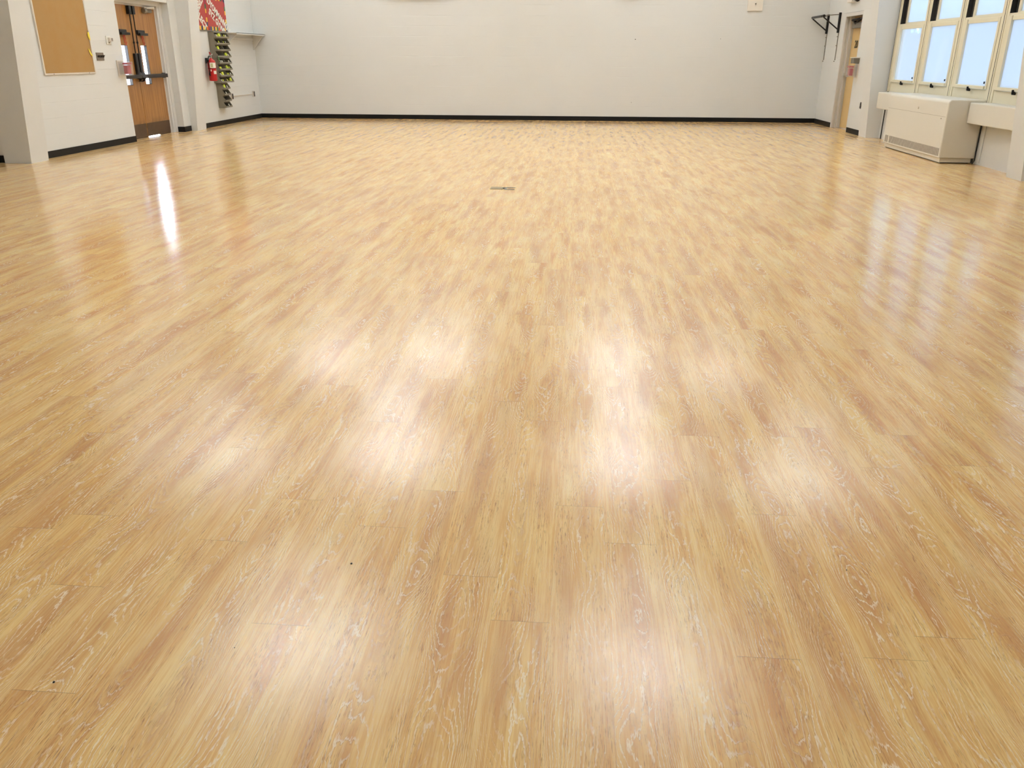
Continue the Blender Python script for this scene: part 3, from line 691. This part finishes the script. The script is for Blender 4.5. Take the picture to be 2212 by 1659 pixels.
m = MB(); m.prism([(ex-.01, ey-.02, 1.36), (ex-.01, ey-.045, 1.41), (ex-.01, ey-.03, 1.41), (ex-.01, ey, 1.365)], (.02, 0, 0)); m.build('safety_pin', M_RED, t)
m = MB(); m.tube([(ex, ey-.02, 1.33), (ex-.01, ey-.075, 1.33), (ex-.02, ey-.10, 1.26), (ex-.02, ey-.098, 1.0), (ex-.015, ey-.09, .97)], .014, 10, [.012, .012, .014, .016, .011]); m.build('hose', M_BLACK, t, smooth=True)
m = MB(); m.box(XL, ey-.03, 1.20, XL+.04, ey+.03, 1.30); m.build('wall_hook', M_BLACK, t)
m = MB(); m.tube([(ex+.01, ey-.085, 1.09), (ex+.012, ey-.088, 1.055)], .008, 8); m.build('nozzle_clip', M_WHITE, t)

# ------------------------------------------------------------------ wall shelf by the far corner
t = thing('wall_shelf', (XL, 18.7, 1.46), 'white wall shelf with two triangular brackets in the far left corner', 'shelf')
SX = -7.10
m = MB(); m.box(XL, 17.85, 1.775, SX, 19.50, 1.79); m.box(SX-.012, 17.85, 1.755, SX, 19.50, 1.79); m.build('board', M_PAINT, t, bevel=.003)
def bracket(y, back, label=None):
    pts = [(XL+.002, y, 1.775), (SX-.015, y, 1.775)]
    for i in range(7):
        a = i/6; pts.append((SX-.015-(SX-.03-XL)*a, y, 1.765-(back)*a**1.05 - .012*math.sin(a*math.pi)*-1))
    pts.append((XL+.002, y, 1.775-back-.012))
    MB().prism(pts, (0, .02, 0)).build('bracket', M_PAINT, t)
bracket(17.95, .20); bracket(19.42, .30)
B(XL, 17.97, 1.66, XL+.02, 19.42, 1.70).build('wall_cleat', M_PAINT, t, bevel=.003)

# ------------------------------------------------------------------ pull-up bar on the right wall
t = thing('pull_up_bar', (XR, 19.02, 1.3), 'black folding pull-up bar frame mounted on the right wall near the corner', 'pull-up bar')
NX, NZ = 4.90, 2.135
for y in (18.595, 19.44):
    B(XR-.045, y-.022, 1.82, XR, y+.022, 2.20).build('wall_plate', M_BLACK, t, bevel=.005)
    B(XR-.012, y-.012, 1.30, XR, y+.012, 1.82).build('adjusting_rail', M_GREYMET, t)
    MB().tube([(XR-.035, y, 1.885), (NX, y, NZ-.02)], .013, 10).build('strut', M_BLACK, t)
    MB().tube([(NX, y, NZ+.008), (XR-.02, y, 2.165)], .008, 8).build('top_rod', M_GREYMET, t)
    for z in (1.75, 1.58, 1.28): MB().tube([(XR-.02, y+.03, z), (XR, y+.03, z)], .009, 8).build('bolt', M_GREYMET, t)
m = MB(); m.tube([(NX, 19.46, NZ), (NX, 18.70, NZ)], .024, 12); m.tube([(NX, 18.64, NZ), (NX, 18.56, NZ)], .028, 12); m.build('grip', M_BLACK, t)
MB().tube([(NX, 18.70, NZ), (NX, 18.64, NZ)], .014, 10).build('bar', M_STEEL, t)

# ------------------------------------------------------------------ far wall: white access panel, tan edge, nails
t = thing('access_panel', (3.68, YF, 2.27), 'white square access panel with a small knob high on the far wall', 'panel')
B(3.522, YF-.03, 2.272, 3.84, YF, 2.62).build('panel', plain('panel_paint', srgb(228, 220, 206), .4, var=.02), t, bevel=.002)
MB().tube([(3.685, YF-.03, 2.412), (3.685, YF-.05, 2.408)], .014, 3).build('knob', M_GREYMET, t)
def curved_edge(xa, xb, zb, label):
    m = MB(); n = 24
    pts = [(xa+(xb-xa)*i/n, YF-.10, zb+.085+.10*(2*i/n-1)**4) for i in range(n+1)] + [(xb, YF-.10, zb+.40), (xa, YF-.10, zb+.40)]
    m.prism(pts, (0, .095, 0)); return tag(m.build('tan_edge', M_TAN, bevel=.02), label, 'rolled canvas')  # tan block with a curved bottom edge, high on the wall
curved_edge(-4.42, -2.80, 2.478, 'wide tan curved edge high on the far wall')
curved_edge(.78, 1.28, 2.482, 'short tan curved edge at the top of the far wall, right of centre')
for x, z, lab in ((1.185, 1.705, 'dark nail in the far wall, near its middle'), (1.17, .40, 'small dark nail low on the far wall'), (3.02, 1.72, 'small nail in the right half of the far wall')):
    tag(MB().tube([(x, YF-.012, z), (x, YF, z)], .010 if 'middle' in lab else .006, 8).build('nail', M_BLACK), lab, 'nail')

# ------------------------------------------------------------------ things on the floor
t = thing('floor_plate', (-.80, 9.12, 0), 'small metal floor plate set into the planks in mid floor', 'floor plate')
B(-.94, 9.03, 0, -.80, 9.20, .003).build('plate', plain('worn_brass', srgb(150, 136, 98), .35, .5), t)
m = MB(); m.box(-.79, 9.02, 0, -.67, 9.06, .003); m.box(-.79, 9.15, 0, -.67, 9.19, .003); m.box(-.79, 9.06, 0, -.76, 9.15, .003); m.build('rim', M_GREYMET, t)
MB().tube([(-.795, 9.11, 0), (-.795, 9.11, .008)], .014, 12).build('screw', M_BLACK, t)
for (x, y, r, lab) in ((-.607, 1.934, .0035, 'black speck of grit on the planks in the left foreground'), (-1.17, 1.41, .003, 'black speck on a plank at the lower left'),
                       (-.80, 1.56, .0016, 'tiny dark crumb on the lower left planks'), (.80, 2.02, .002, 'tiny dark crumb on the planks at right')):
    m = MB(); m.tube([(x, y, 0), (x+r*.3, y, r)], r, 7, [r, r*.6]); tag(m.build('grit_speck', M_BLACK, smooth=True), lab, 'speck')

# ------------------------------------------------------------------ lamp housings above the frame
M_HOUSE = plain('lamp_housing', srgb(210, 205, 195), .4, .3)
for i, (x, y, kd, ku) in enumerate(LAMPS):  # the added near rows get housings as well
    m = MB(); m.tube([(x, y, LAMP_Z+.02), (x, y, LAMP_Z+.12)], .54, 24); m.tube([(x, y, LAMP_Z+.1), (x, y, H)], .015, 8)
    tag(m.build('ceiling_light', M_HOUSE, smooth=True), 'round ceiling light hanging above the hall', 'ceiling light', 'ceiling lights')
